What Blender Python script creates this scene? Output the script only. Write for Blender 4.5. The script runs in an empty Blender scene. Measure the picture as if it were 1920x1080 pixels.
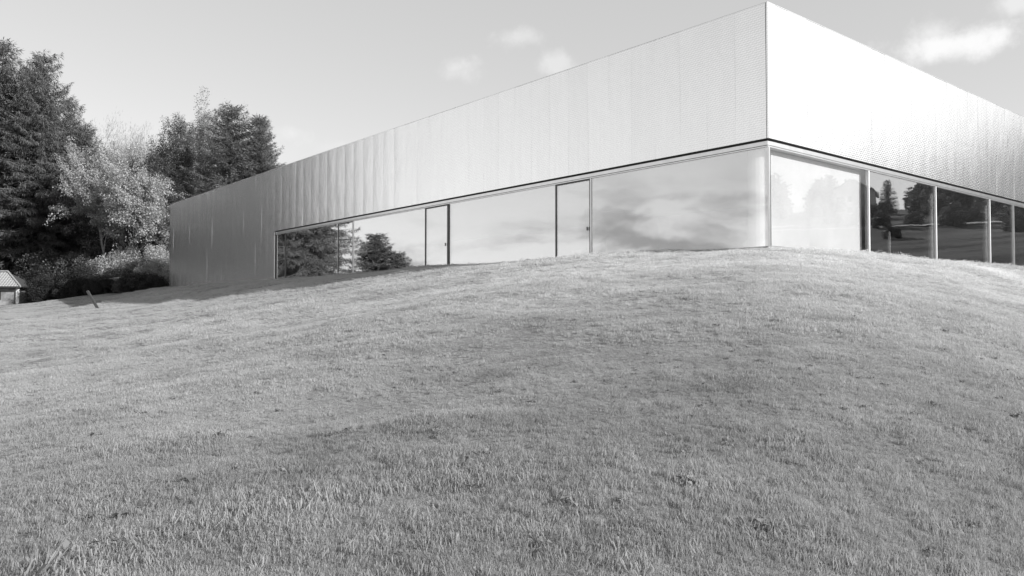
import bpy, math, random
import numpy as np
from mathutils import Vector, Matrix

R = math.radians
scene = bpy.context.scene
COL = scene.collection

# ------------------------------------------------------------------ camera
cam_data = bpy.data.cameras.new('camera')
cam_data.sensor_width = 36.0
cam_data.lens = 27.5
cam_data.clip_start = 0.05
cam_data.clip_end = 6000.0
cam = bpy.data.objects.new('camera', cam_data)
COL.objects.link(cam)
cam.location = (0.0, 0.0, 1.6)
cam.rotation_euler = (math.pi / 2 + 0.0273, 0.0, 0.0)
scene.camera = cam

# ------------------------------------------------------------------ light and sky
SUN_AZ, SUN_EL = 118.0, 24.0          # azimuth clockwise from +Y (the direction of view)
sun_data = bpy.data.lights.new('sun', 'SUN')
sun_data.energy = 3.4
sun_data.angle = R(0.6)
sun_data.color = (1.0, 1.0, 1.0)
sun = bpy.data.objects.new('sun', sun_data)
COL.objects.link(sun)
sv = Vector((math.sin(R(SUN_AZ)) * math.cos(R(SUN_EL)), math.cos(R(SUN_AZ)) * math.cos(R(SUN_EL)), math.sin(R(SUN_EL))))
sun.rotation_euler = sv.to_track_quat('Z', 'Y').to_euler()
sun.location = sv * 120

scene.view_settings.view_transform = 'Standard'
scene.view_settings.look = 'None'
scene.view_settings.exposure = 0.9
scene.view_settings.gamma = 1.0
scene.view_settings.use_curve_mapping = False


class NT:
    """small helper to write node trees"""
    def __init__(self, tree):
        self.t = tree

    def n(self, typ, ins=None, **props):
        nd = self.t.nodes.new(typ)
        for k, v in props.items():
            setattr(nd, k, v)
        if ins:
            for k, v in ins.items():
                self.set(nd, k, v)
        return nd

    def set(self, nd, k, v):
        s = nd.inputs[k]
        if hasattr(v, 'is_linked') and hasattr(v, 'node'):
            self.t.links.new(v, s)
        else:
            s.default_value = v

    def math(self, op, a, b=None, c=None, clamp=False):
        nd = self.t.nodes.new('ShaderNodeMath')
        nd.operation = op
        nd.use_clamp = clamp
        for i, v in enumerate((a, b, c)):
            if v is not None:
                self.set(nd, i, v)
        return nd.outputs[0]

    def vmath(self, op, a, b=None, scale=None, out=0):
        nd = self.t.nodes.new('ShaderNodeVectorMath')
        nd.operation = op
        self.set(nd, 0, a)
        if b is not None:
            self.set(nd, 1, b)
        if scale is not None:
            self.set(nd, 'Scale', scale)
        return nd.outputs[out]

    def mix(self, f, a, b):
        nd = self.t.nodes.new('ShaderNodeMix')
        nd.data_type = 'FLOAT'
        self.set(nd, 0, f)
        self.set(nd, 2, a)
        self.set(nd, 3, b)
        return nd.outputs[0]

    def ramp(self, v, lo, hi, a=0.0, b=1.0, smooth=True):
        nd = self.t.nodes.new('ShaderNodeMapRange')
        nd.interpolation_type = 'SMOOTHSTEP' if smooth else 'LINEAR'
        nd.clamp = True
        self.set(nd, 0, v)
        for i, x in enumerate((lo, hi, a, b)):
            self.set(nd, i + 1, x)
        return nd.outputs[0]

    def noise(self, vec, scale, detail=4.0, rough=0.5, dist=0.0):
        nd = self.t.nodes.new('ShaderNodeTexNoise')
        self.set(nd, 'Vector', vec)
        self.set(nd, 'Scale', scale)
        self.set(nd, 'Detail', detail)
        self.set(nd, 'Roughness', rough)
        self.set(nd, 'Distortion', dist)
        return nd.outputs[0]


def build_world():
    world = bpy.data.worlds.new('World')
    scene.world = world
    world.use_nodes = True
    t = NT(world.node_tree)
    bg = world.node_tree.nodes['Background']
    sky = t.n('ShaderNodeTexSky', sky_type='NISHITA', sun_disc=False)
    sky.sun_elevation = R(SUN_EL)
    sky.sun_rotation = R(SUN_AZ)
    sky.air_density = 1.0
    sky.dust_density = 1.4
    sky.altitude = 400.0
    bw = t.n('ShaderNodeRGBToBW', {0: sky.outputs[0]}).outputs[0]
    # thin even veil of high haze over the whole sky
    base = t.math('ADD', t.math('MULTIPLY', bw, 0.46), 1.62)
    d = t.n('ShaderNodeTexCoord').outputs['Generated']
    d = t.vmath('NORMALIZE', d)
    sep = t.n('ShaderNodeSeparateXYZ', {0: d})
    dz = sep.outputs[2]
    nz = t.noise(d, 26.0, 6.0, 0.62)
    nz2 = t.noise(d, 9.0, 5.0, 0.55)
    wob = t.math('SUBTRACT', nz, 0.5)
    wob2 = t.math('SUBTRACT', nz2, 0.5)
    total = None
    # (azimuth, elevation, half width, half height, density) in degrees: small fair-weather puffs
    puffs = [(29.5, 16.6, 5.2, 1.15, 1.0), (28.6, 17.3, 2.0, 1.5, 0.6), (32.9, 18.4, 1.5, 0.9, 0.6), (25.4, 15.6, 1.8, 0.7, 0.4),
             (0.45, 19.3, 2.3, 0.85, 0.42), (3.1, 17.6, 1.6, 0.95, 0.45), (-3.8, 17.3, 1.7, 1.25, 0.48),
             (-15.8, 12.3, 1.7, 1.0, 0.42), (-12.0, 11.6, 2.6, 0.7, 0.22),
             (-52, 24, 4.5, 1.5, 0.6), (-75, 15, 6, 1.6, 0.7), (58, 26, 5, 1.6, 0.7), (95, 20, 7, 1.8, 0.7), (150, 18, 6, 1.7, 0.7),
             (-120, 21, 6, 1.8, 0.7), (-160, 14, 7, 1.8, 0.7)]
    for az, el, a, b, dens in puffs:
        c = Vector((math.sin(R(az)) * math.cos(R(el)), math.cos(R(az)) * math.cos(R(el)), math.sin(R(el))))
        e1 = Vector((math.cos(R(az)), -math.sin(R(az)), 0.0))
        e2 = e1.cross(c).normalized()
        if e2.z < 0:
            e2 = -e2
        u = t.math('DIVIDE', t.vmath('DOT_PRODUCT', d, tuple(e1), out=1), math.sin(R(a)))
        v0 = t.vmath('DOT_PRODUCT', d, tuple(e2), out=1)
        v = t.math('DIVIDE', v0, math.sin(R(b)))
        front = t.math('GREATER_THAN', t.vmath('DOT_PRODUCT', d, tuple(c), out=1), 0.5)
        r = t.math('SQRT', t.math('ADD', t.math('MULTIPLY', u, u), t.math('MULTIPLY', v, v)))
        m = t.math('SUBTRACT', 1.0, r)
        m = t.math('ADD', m, t.math('MULTIPLY', wob, 2.3))
        m = t.math('ADD', m, t.math('MULTIPLY', wob2, 1.3))
        m = t.ramp(m, -0.1, 1.1, 0.0, dens * 0.9)
        m = t.math('MULTIPLY', m, front)
        total = m if total is None else t.math('MAXIMUM', total, m)
    # a bank of broken cloud low over the horizon all round
    st = t.n('ShaderNodeCombineXYZ', {0: sep.outputs[0], 1: sep.outputs[1], 2: t.math('MULTIPLY', dz, 3.2)}).outputs[0]
    bank = t.noise(st, 5.2, 6.0, 0.55, 0.4)
    low = t.ramp(dz, 0.20, 0.10, 0.0, 1.0)
    bankm = t.math('MULTIPLY', t.ramp(bank, 0.44, 0.60), low)
    shade = t.noise(t.vmath('ADD', st, (0.0, 0.0, 0.07)), 5.2, 5.0, 0.55, 0.4)
    bankv = t.ramp(shade, 0.40, 0.64, 4.1, 1.75)
    base = t.mix(t.math('MULTIPLY', bankm, 0.85), base, bankv)
    val = t.mix(total, base, 4.2)
    # cleaned of colour: the photograph is monochrome
    colr = t.n('ShaderNodeCombineXYZ', {0: val, 1: val, 2: val}).outputs[0]
    world.node_tree.links.new(colr, bg.inputs[0])
    bg.inputs[1].default_value = 0.13


build_world()

# ------------------------------------------------------------------ site geometry
TH = 0.6941
C0 = np.array([7.136, 21.7, 0.0])                     # the sharp corner of the hall
LV = np.array([-math.sin(TH), math.cos(TH), 0.0])     # along the long glazed side
RV = np.array([math.cos(TH), math.sin(TH), 0.0])      # along the sunlit side
NL, NR = -RV, -LV                                     # outward normals
LEN_L, LEN_R = 54.8, 46.0
Z_BASE, Z_GLASS, Z_METAL, Z_TOP = 3.36, 6.15, 6.364, 10.176


def rng(seed):
    return np.random.default_rng(seed)


def _wave_noise(seed, wl, n=14):
    g = rng(seed)
    a = g.uniform(0, 2 * math.pi, n)
    k = 2 * math.pi / (wl * g.uniform(0.6, 1.6, n))
    ph = g.uniform(0, 2 * math.pi, n)
    def f(x, y):
        s = 0.0
        for i in range(n):
            s = s + np.sin(k[i] * (x * math.cos(a[i]) + y * math.sin(a[i])) + ph[i])
        return s / math.sqrt(n / 2)
    return f


n_big = _wave_noise(1, 7.0)
n_mid = _wave_noise(2, 2.2)
n_small = _wave_noise(3, 0.7)
n_clump = _wave_noise(4, 0.35)
n_lush = _wave_noise(9, 1.5)

_pts = [(0, 0, 0), (0, -12, -.9), (-15, -10, -.9), (15, -10, -.9), (-30.5, 56, 1.62), (-38, 57.5, 1.46),
        (20, 24, 2.3), (18, 15, 1.25), (28, 24, 1.5), (38, 30, 1.0), (30, 8, 0.3), (-45, 72, 2.15), (-37.2, 70, 2.9), (-30.2, 67, 3.30),
        (-62, 78, 2.0), (-60, 50, .9), (-45, 38, .75), (-40, 82, 3.2), (-20, 86, 3.4), (-26, 18, .45), (-45, 8, 0), (55, 60, 3.0), (40, 85, 3.2),
        (10, 100, 3.2), (-60, 110, 2.5), (60, 0, -.5), (0, -50, -1.5), (-60, -20, -1), (60, -30, -1)]
# the lawn: a fan of even slopes (bearing as a tangent, grade, length)
for _u, _g, _d in ((-.654, .0246, 58), (-.55, .034, 52), (-.437, .047, 46), (-.32, .070, 40), (-.204, .0925, 32), (-.082, .1125, 27), (.10, .1335, 23.5),
                   (.21, .145, 21.5), (.328, .1535, 20), (.457, .1415, 22), (.543, .132, 22), (.612, .121, 20.5), (.653, .114, 19.5), (.74, .09, 18)):
    for _f in (.28, .52, .76, 1.0):
        _pts.append((_u * _d * _f, _d * _f, _g * _d * _f))
for _t in (0, 5, 12, 20, 28, 36, 44, 52, 56):
    _p = C0 + LV * _t + NL * 0.35
    _pts.append((_p[0], _p[1], 3.38 if _t > 10 else 3.33))
for _t in (3, 8, 13, 18, 24, 32, 42):
    _p = C0 + RV * _t + NR * 0.35
    _pts.append((_p[0], _p[1], 3.34 if _t < 20 else 3.25))
for _a, _b in ((15, 12), (30, 25), (45, 35), (12, 35), (40, 12)):
    _p = C0 + LV * _a + RV * _b
    _pts.append((_p[0], _p[1], 3.4))
_P = np.array(_pts, float)


def _tps_fit(P, lam=0.02):
    n = len(P)
    d2 = ((P[:, None, :2] - P[None, :, :2]) ** 2).sum(-1)
    K = 0.5 * d2 * np.log(d2 + 1e-9)
    K[np.arange(n), np.arange(n)] = lam * 10
    Q = np.c_[np.ones(n), P[:, :2]]
    A = np.zeros((n + 3, n + 3))
    A[:n, :n] = K
    A[:n, n:] = Q
    A[n:, :n] = Q.T
    return np.linalg.solve(A, np.r_[P[:, 2], 0, 0, 0])


_W = _tps_fit(_P)


def _tps(x, y):
    out = _W[-3] + _W[-2] * x + _W[-1] * y
    for i in range(len(_P)):
        d2 = (x - _P[i, 0]) ** 2 + (y - _P[i, 1]) ** 2
        out = out + _W[i] * 0.5 * d2 * np.log(d2 + 1e-9)
    return out


def smooth(e0, e1, x):
    t = np.clip((x - e0) / (e1 - e0), 0, 1)
    return t * t * (3 - 2 * t)


def ground_z(x, y):
    x = np.asarray(x, float)
    y = np.asarray(y, float)
    dist = np.hypot(x, y - 40)
    f = smooth(75, 130, dist)
    cx = np.where(dist > 130, x * 130 / np.maximum(dist, 1), x)
    cy = np.where(dist > 130, 40 + (y - 40) * 130 / np.maximum(dist, 1), y)
    z = _tps(cx, cy) * (1 - f) + 1.2 * f
    # hillside rising opposite the sunlit side
    q = x * 0.96 + y * 0.275 - 21.0
    hill = 0.155 * np.maximum(q - 22, 0)
    hill = np.where(q > 190, 0.155 * 168 + 0.02 * (q - 190), hill)
    hill = np.where(q > 420, 0.155 * 168 + 0.02 * 230, hill)
    hill = hill + 0.7 * np.clip((q - 30) / 40, 0, 1) * np.sin(q * 0.13 + 0.02 * y)      # terraces
    z = z + hill
    z = z + (0.030 * n_big(x, y) + 0.014 * n_mid(x, y) + 0.006 * n_small(x, y)) * (1 - smooth(60, 110, dist))
    # beneath the hall the ground is cut level
    tx = (x - C0[0]) * LV[0] + (y - C0[1]) * LV[1]
    rx = (x - C0[0]) * RV[0] + (y - C0[1]) * RV[1]
    inside = (tx > 0.25) & (tx < LEN_L - 0.25) & (rx > 0.25) & (rx < LEN_R - 0.25)
    return np.where(inside, np.minimum(z, 3.20), z)


# ------------------------------------------------------------------ mesh helpers
def link(o, parent=None):
    COL.objects.link(o)
    if parent is not None:
        o.parent = parent
    return o


def np_mesh(name, verts, loops, starts, totals, mats=(), smooth_shade=False):
    me = bpy.data.meshes.new(name)
    me.vertices.add(len(verts))
    me.vertices.foreach_set('co', np.asarray(verts, np.float32).ravel())
    me.loops.add(len(loops))
    me.loops.foreach_set('vertex_index', np.asarray(loops, np.int32))
    me.polygons.add(len(starts))
    me.polygons.foreach_set('loop_start', np.asarray(starts, np.int32))
    me.polygons.foreach_set('loop_total', np.asarray(totals, np.int32))
    if smooth_shade:
        me.polygons.foreach_set('use_smooth', np.ones(len(starts), bool))
    for m in mats:
        me.materials.append(m)
    me.update(calc_edges=True)
    return me


def quads_mesh(name, V, mats=(), smooth_shade=False):
    """V: (n,4,3) loose quads"""
    n = len(V)
    return np_mesh(name, V.reshape(-1, 3), np.arange(n * 4), np.arange(n) * 4, np.full(n, 4), mats, smooth_shade)


class MB:
    def __init__(self):
        self.v, self.f = [], []

    def add(self, vs, fs):
        o = len(self.v)
        self.v += [tuple(p) for p in vs]
        self.f += [tuple(i + o for i in f) for f in fs]
        return self

    def box(self, x0, x1, y0, y1, z0, z1, M=None):
        vs = [(x, y, z) for x in (x0, x1) for y in (y0, y1) for z in (z0, z1)]
        if M is not None:
            vs = [tuple(M @ Vector(p)) for p in vs]
        return self.add(vs, [(0, 1, 3, 2), (4, 6, 7, 5), (0, 4, 5, 1), (2, 3, 7, 6), (0, 2, 6, 4), (1, 5, 7, 3)])

    def prism(self, poly, y0, y1):
        """poly in x,z extruded along y"""
        n = len(poly)
        vs = [(p[0], y0, p[1]) for p in poly] + [(p[0], y1, p[1]) for p in poly]
        fs = [tuple(range(n))[::-1], tuple(range(n, 2 * n))]
        fs += [(i, (i + 1) % n, n + (i + 1) % n, n + i) for i in range(n)]
        return self.add(vs, fs)

    def tube(self, pts, rad, k=6, cap=True):
        pts = [Vector(p) for p in pts]
        rings = []
        for i, p in enumerate(pts):
            d = (pts[min(i + 1, len(pts) - 1)] - pts[max(i - 1, 0)]).normalized()
            a = d.orthogonal().normalized() if i == 0 else (a - d * a.dot(d)).normalized()
            b = d.cross(a)
            rings.append([p + (a * math.cos(2 * math.pi * j / k) + b * math.sin(2 * math.pi * j / k)) * rad[i] for j in range(k)])
        vs = [q for r in rings for q in r]
        fs = [(i * k + j, i * k + (j + 1) % k, (i + 1) * k + (j + 1) % k, (i + 1) * k + j) for i in range(len(pts) - 1) for j in range(k)]
        if cap:
            fs += [tuple(range(k))[::-1], tuple(range((len(pts) - 1) * k, len(pts) * k))]
        return self.add(vs, fs)

    def mesh(self, name, mat, bevel=0.0, smooth_shade=False):
        me = bpy.data.meshes.new(name)
        me.from_pydata(self.v, [], self.f)
        if bevel > 0:
            import bmesh
            bm = bmesh.new()
            bm.from_mesh(me)
            bmesh.ops.bevel(bm, geom=list(bm.edges), offset=bevel, segments=1, affect='EDGES', clamp_overlap=True)
            bm.to_mesh(me)
            bm.free()
        if smooth_shade:
            me.polygons.foreach_set('use_smooth', np.ones(len(me.polygons), bool))
        me.materials.append(mat)
        me.update()
        return me

    def build(self, name, mat, parent=None, bevel=0.0, smooth_shade=False, loc=None):
        o = bpy.data.objects.new(name, self.mesh(name, mat, bevel, smooth_shade))
        if loc is not None:
            o.location = loc
        return link(o, parent)


def tag(o, label, cat, group=None):
    o['label'] = label
    o['category'] = cat
    if group:
        o['group'] = group
    return o


def empty(name, loc, rz=0.0):
    o = bpy.data.objects.new(name, None)
    o.location = tuple(loc)
    o.rotation_euler = (0, 0, rz)
    o.empty_display_size = 0.3
    return link(o)


# ------------------------------------------------------------------ materials
def new_mat(name):
    m = bpy.data.materials.new(name)
    m.use_nodes = True
    nt = m.node_tree
    nt.nodes.clear()
    out = nt.nodes.new('ShaderNodeOutputMaterial')
    return m, NT(nt), out


def grey(t, v):
    return t.n('ShaderNodeCombineColor', {0: v, 1: v, 2: v}).outputs[0]


def simple_mat(name, lo, hi, scale=6.0, rough=0.7, metallic=0.0, bump=0.0, spec=0.3, coord='Object'):
    m, t, out = new_mat(name)
    co = t.n('ShaderNodeTexCoord').outputs[coord]
    nz = t.noise(co, scale, 6.0, 0.6)
    col = grey(t, t.ramp(nz, 0.3, 0.7, lo, hi, False))
    p = t.n('ShaderNodeBsdfPrincipled', {'Base Color': col, 'Roughness': rough, 'Metallic': metallic, 'Specular IOR Level': spec})
    if bump:
        b = t.n('ShaderNodeBump', {'Strength': bump, 'Distance': 0.02, 'Height': nz})
        t.set(p, 'Normal', b.outputs[0])
    t.t.links.new(p.outputs[0], out.inputs[0])
    return m


def leaf_mat(name, lo, hi, trans=0.25, rough=0.6, patch=0.35):
    m, t, out = new_mat(name)
    rnd = t.n('ShaderNodeNewGeometry').outputs['Random Per Island']
    co = t.n('ShaderNodeTexCoord').outputs['Object']
    nz = t.noise(co, 0.9, 3.0)
    f = t.math('ADD', t.math('MULTIPLY', rnd, 1 - patch), t.math('MULTIPLY', nz, patch))
    col = grey(t, t.ramp(f, 0.1, 0.9, lo, hi, False))
    p = t.n('ShaderNodeBsdfPrincipled', {'Base Color': col, 'Roughness': rough, 'Specular IOR Level': 0.25})
    tr = t.n('ShaderNodeBsdfTranslucent', {'Color': col})
    mx = t.n('ShaderNodeMixShader', {0: trans, 1: p.outputs[0], 2: tr.outputs[0]})
    t.t.links.new(mx.outputs[0], out.inputs[0])
    return m


def make_sheet_metal():
    """bright stucco-embossed aluminium sheet"""
    m, t, out = new_mat('embossed_aluminium')
    co = t.n('ShaderNodeTexCoord').outputs['Object']
    s = t.n('ShaderNodeSeparateXYZ', {0: co})
    k = 2 * math.pi / 0.13
    a = t.math('SINE', t.math('MULTIPLY', t.math('ADD', s.outputs[0], s.outputs[2]), k))
    b = t.math('SINE', t.math('MULTIPLY', t.math('SUBTRACT', s.outputs[0], s.outputs[2]), k))
    emb = t.math('ADD', t.math('MULTIPLY', t.math('MULTIPLY', a, b), 0.0011), t.math('MULTIPLY', a, 0.0006))
    rnd = t.n('ShaderNodeObjectInfo').outputs['Random']
    co2 = t.vmath('ADD', co, t.n('ShaderNodeCombineXYZ', {0: t.math('MULTIPLY', rnd, 40.0), 1: rnd, 2: t.math('MULTIPLY', rnd, 17.0)}).outputs[0])
    wav = t.noise(t.vmath('MULTIPLY', co2, (1.0, 1.0, 0.55)), 1.7, 3.0, 0.5)
    cr = t.noise(co2, 9.0, 3.0, 0.6)
    h = t.math('ADD', emb, t.math('ADD', t.math('MULTIPLY', wav, 0.011), t.math('MULTIPLY', cr, 0.0022)))
    bp = t.n('ShaderNodeBump', {'Strength': 1.0, 'Distance': 1.0, 'Height': h})
    tone = t.math('ADD', 0.93, t.math('MULTIPLY', t.math('SUBTRACT', rnd, 0.5), 0.03))
    stain = t.noise(t.vmath('MULTIPLY', co2, (5.0, 1.0, 0.5)), 1.0, 4.0, 0.6)
    tone = t.math('ADD', tone, t.math('MULTIPLY', t.math('SUBTRACT', stain, 0.5), 0.07))
    col = grey(t, tone)
    g1 = t.n('ShaderNodeBsdfAnisotropic', {'Color': col, 'Roughness': 0.17, 'Normal': bp.outputs[0]})
    g2 = t.n('ShaderNodeBsdfAnisotropic', {'Color': col, 'Roughness': 0.50, 'Normal': bp.outputs[0]})
    mx = t.n('ShaderNodeMixShader', {0: 0.13, 1: g1.outputs[0], 2: g2.outputs[0]})
    t.t.links.new(mx.outputs[0], out.inputs[0])
    return m


def make_glass(name='coated_glass', coat=0.51, edge=0.34, clear=0.86):
    """solar-control glass: strong mirror coat over a lightly tinted pane"""
    m, t, out = new_mat(name)
    co = t.n('ShaderNodeTexCoord').outputs['Object']
    rnd = t.n('ShaderNodeObjectInfo').outputs['Random']
    co2 = t.vmath('ADD', co, t.n('ShaderNodeCombineXYZ', {0: t.math('MULTIPLY', rnd, 31.0), 1: 0.0, 2: t.math('MULTIPLY', rnd, 13.0)}).outputs[0])
    nz = t.noise(co2, 0.9, 2.0, 0.4)
    bp = t.n('ShaderNodeBump', {'Strength': 1.0, 'Distance': 1.0, 'Height': t.math('MULTIPLY', nz, 0.0022)})
    lw = t.n('ShaderNodeLayerWeight', {'Blend': 0.35})
    fac = t.math('ADD', coat, t.math('MULTIPLY', lw.outputs['Facing'], edge), clamp=True)
    gl = t.n('ShaderNodeBsdfAnisotropic', {'Color': (0.93, 0.93, 0.93, 1), 'Roughness': 0.012, 'Normal': bp.outputs[0]})
    tr = t.n('ShaderNodeBsdfTransparent', {'Color': (clear, clear, clear, 1)})
    mx = t.n('ShaderNodeMixShader', {0: fac, 1: tr.outputs[0], 2: gl.outputs[0]})
    t.t.links.new(mx.outputs[0], out.inputs[0])
    return m


def make_ground():
    m, t, out = new_mat('lawn_soil')
    co = t.n('ShaderNodeNewGeometry').outputs['Position']
    a = t.noise(co, 0.35, 4.0, 0.6)
    b = t.noise(co, 2.3, 5.0, 0.65)
    c = t.noise(co, 26.0, 4.0, 0.7)
    f = t.math('ADD', t.math('ADD', t.math('MULTIPLY', a, 0.30), t.math('MULTIPLY', b, 0.32)), t.math('MULTIPLY', c, 0.42))
    meadow = t.ramp(f, 0.34, 0.70, 0.12, 0.32, False)
    meadow = t.math('MULTIPLY', meadow, sward_tone_shading(t, co))
    sp = t.n('ShaderNodeSeparateXYZ', {0: co})
    q = t.math('SUBTRACT', t.math('ADD', t.math('MULTIPLY', sp.outputs[0], 0.96), t.math('MULTIPLY', sp.outputs[1], 0.275)), 21.0)
    q = t.math('ADD', q, t.math('MULTIPLY', t.noise(co, 0.05, 4.0), 14.0))
    fh = t.math('ADD', t.math('MULTIPLY', t.noise(t.vmath('MULTIPLY', co, (0.5, 0.12, 1.0)), 0.35, 5.0, 0.6), 0.75), t.math('MULTIPLY', b, 0.25))
    scrub = t.ramp(fh, 0.36, 0.62, 0.02, 0.15, False)          # rough dark scrub on the hillside opposite
    col = grey(t, t.mix(t.ramp(q, 36.0, 46.0), meadow, scrub))
    bp = t.n('ShaderNodeBump', {'Strength': 0.8, 'Distance': 0.05, 'Height': c})
    p = t.n('ShaderNodeBsdfPrincipled', {'Base Color': col, 'Roughness': 0.95, 'Specular IOR Level': 0.05, 'Normal': bp.outputs[0]})
    t.t.links.new(p.outputs[0], out.inputs[0])
    return m


def sward_tone_shading(t, co):
    """sward tone: painted-in shading, darker at the foot of the slope, brighter on the crown of the mound"""
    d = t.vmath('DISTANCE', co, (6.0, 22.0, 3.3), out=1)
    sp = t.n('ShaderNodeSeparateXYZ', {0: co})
    foot = t.ramp(sp.outputs[1], 2.5, 13.0, 0.86, 1.06)  # foreground shading painted into the sward colour
    crown = t.ramp(d, 14.0, 3.0, 1.0, 1.36)  # brighter light on the upper lawn, painted into the colour
    st = t.noise(t.vmath('MULTIPLY', co, (0.22, 1.5, 1.0)), 1.0, 4.0, 0.6)      # faint mowing streaks across the slope
    pa = t.noise(co, 0.9, 5.0, 0.65)                                            # thin and lush patches
    streak = t.math('ADD', t.ramp(st, 0.3, 0.7, 0.90, 1.08), t.ramp(pa, 0.30, 0.50, -0.16, 0.02))
    # a paler band along the shoulder of the slope beside the sunlit side
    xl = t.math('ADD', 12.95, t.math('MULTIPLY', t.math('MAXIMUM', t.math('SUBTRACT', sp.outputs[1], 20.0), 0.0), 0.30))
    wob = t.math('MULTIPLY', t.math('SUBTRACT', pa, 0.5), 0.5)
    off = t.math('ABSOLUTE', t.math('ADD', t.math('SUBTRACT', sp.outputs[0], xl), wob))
    pale_band = t.math('MULTIPLY', t.ramp(off, 0.55, 0.15, 0.0, 0.30), t.ramp(sp.outputs[1], 14.0, 18.0))
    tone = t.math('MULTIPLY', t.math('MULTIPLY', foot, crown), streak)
    return t.math('ADD', tone, pale_band)


def make_grass():
    m, t, out = new_mat('grass_blade')
    geo = t.n('ShaderNodeNewGeometry')
    co = geo.outputs['Position']
    a = t.noise(co, 0.35, 4.0, 0.6)
    b = t.noise(co, 1.7, 4.0, 0.6)
    rnd = geo.outputs['Random Per Island']
    ir = t.n('ShaderNodeObjectInfo').outputs['Random']
    f = t.math('ADD', t.math('ADD', t.math('MULTIPLY', a, 0.34), t.math('MULTIPLY', b, 0.36)),
               t.math('ADD', t.math('MULTIPLY', rnd, 0.22), t.math('MULTIPLY', ir, 0.08)))
    col = grey(t, t.math('MULTIPLY', t.ramp(f, 0.22, 0.78, 0.34, 0.58, False), sward_tone_shading(t, co)))
    p = t.n('ShaderNodeBsdfPrincipled', {'Base Color': col, 'Roughness': 0.6, 'Specular IOR Level': 0.15})
    tr = t.n('ShaderNodeBsdfTranslucent', {'Color': col})
    mx = t.n('ShaderNodeMixShader', {0: 0.5, 1: p.outputs[0], 2: tr.outputs[0]})
    t.t.links.new(mx.outputs[0], out.inputs[0])
    return m


M = dict(
    metal=make_sheet_metal(), glass=make_glass(), glass_grey=make_glass('tinted_glass', 0.26, 0.30, 0.88), glass_clear=make_glass('clear_glass', 0.04, 0.09, 0.97), ground=make_ground(), grass=make_grass(),
    fascia=simple_mat('brushed_fascia', 0.70, 0.80, 3.0, 0.30, 1.0),
    dark=simple_mat('dark_anodised', 0.12, 0.16, 4.0, 0.45, 0.0, 0, 0.4),
    gap=simple_mat('shadow_gap_lining', 0.06, 0.09, 4.0, 0.8),
    white=simple_mat('white_lacquer', 0.74, 0.82, 2.0, 0.5),
    plaster=simple_mat('plaster', 0.62, 0.70, 2.0, 0.85),
    blind=simple_mat('blind_fabric', 0.44, 0.52, 0.8, 0.95),
    floor=simple_mat('interior_screed', 0.22, 0.28, 1.5, 0.5),
    inner=simple_mat('inner_wall', 0.28, 0.34, 0.6, 0.9),
    roofing=simple_mat('roof_membrane', 0.25, 0.32, 1.0, 0.9),
    plinth=simple_mat('concrete', 0.28, 0.40, 5.0, 0.9, 0, 0.3),
    bark=simple_mat('bark', 0.06, 0.14, 9.0, 0.95, 0, 0.8),
    pale_bark=simple_mat('pale_bark', 0.22, 0.40, 8.0, 0.9, 0, 0.5),
    spruce=leaf_mat('spruce_needles', 0.07, 0.19, 0.2, 0.8, 0.6),
    spruce_light=leaf_mat('spruce_needles_fresh', 0.07, 0.19, 0.2, 0.8, 0.6),
    leaf_bright=leaf_mat('autumn_leaf', 0.27, 0.66, 0.42),
    leaf_birch=leaf_mat('birch_leaf', 0.24, 0.52, 0.40),
    evergreen=leaf_mat('evergreen_leaf', 0.018, 0.05, 0.1),
    leaf_mid=leaf_mat('mid_leaf', 0.10, 0.30, 0.28),
    leaf_dark=leaf_mat('dark_leaf', 0.045, 0.16, 0.22),
    twig=leaf_mat('catkin_twig', 0.22, 0.42, 0.35),
    tile=simple_mat('clay_tile', 0.22, 0.42, 7.0, 0.85, 0, 0.4),
    shedwall=simple_mat('weathered_render', 0.14, 0.40, 1.6, 0.9, 0, 0.3),
    timber=simple_mat('weathered_timber', 0.035, 0.075, 12.0, 0.85, 0, 0.5),
    road=simple_mat('gravel_track', 0.30, 0.42, 3.0, 0.95),
    housewall=simple_mat('house_render', 0.30, 0.38, 1.0, 0.9),
    houseroof=simple_mat('house_roof', 0.06, 0.10, 3.0, 0.8),
    pane=simple_mat('window_dark', 0.03, 0.05, 1.0, 0.15, 0, 0, 0.5),
)
M['shed_roof'] = M['tile']


# ------------------------------------------------------------------ ground sheet
GRID = {}


def sheet_z(x, y):
    """height on the ground sheet itself"""
    xs, ys, Z = GRID['xs'], GRID['ys'], GRID['Z']
    i = np.clip(np.searchsorted(xs, x) - 1, 0, len(xs) - 2)
    j = np.clip(np.searchsorted(ys, y) - 1, 0, len(ys) - 2)
    a = (x - xs[i]) / (xs[i + 1] - xs[i])
    b = (y - ys[j]) / (ys[j + 1] - ys[j])
    return (Z[i, j] * (1 - a) * (1 - b) + Z[i + 1, j] * a * (1 - b) + Z[i, j + 1] * (1 - a) * b + Z[i + 1, j + 1] * a * b)


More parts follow.
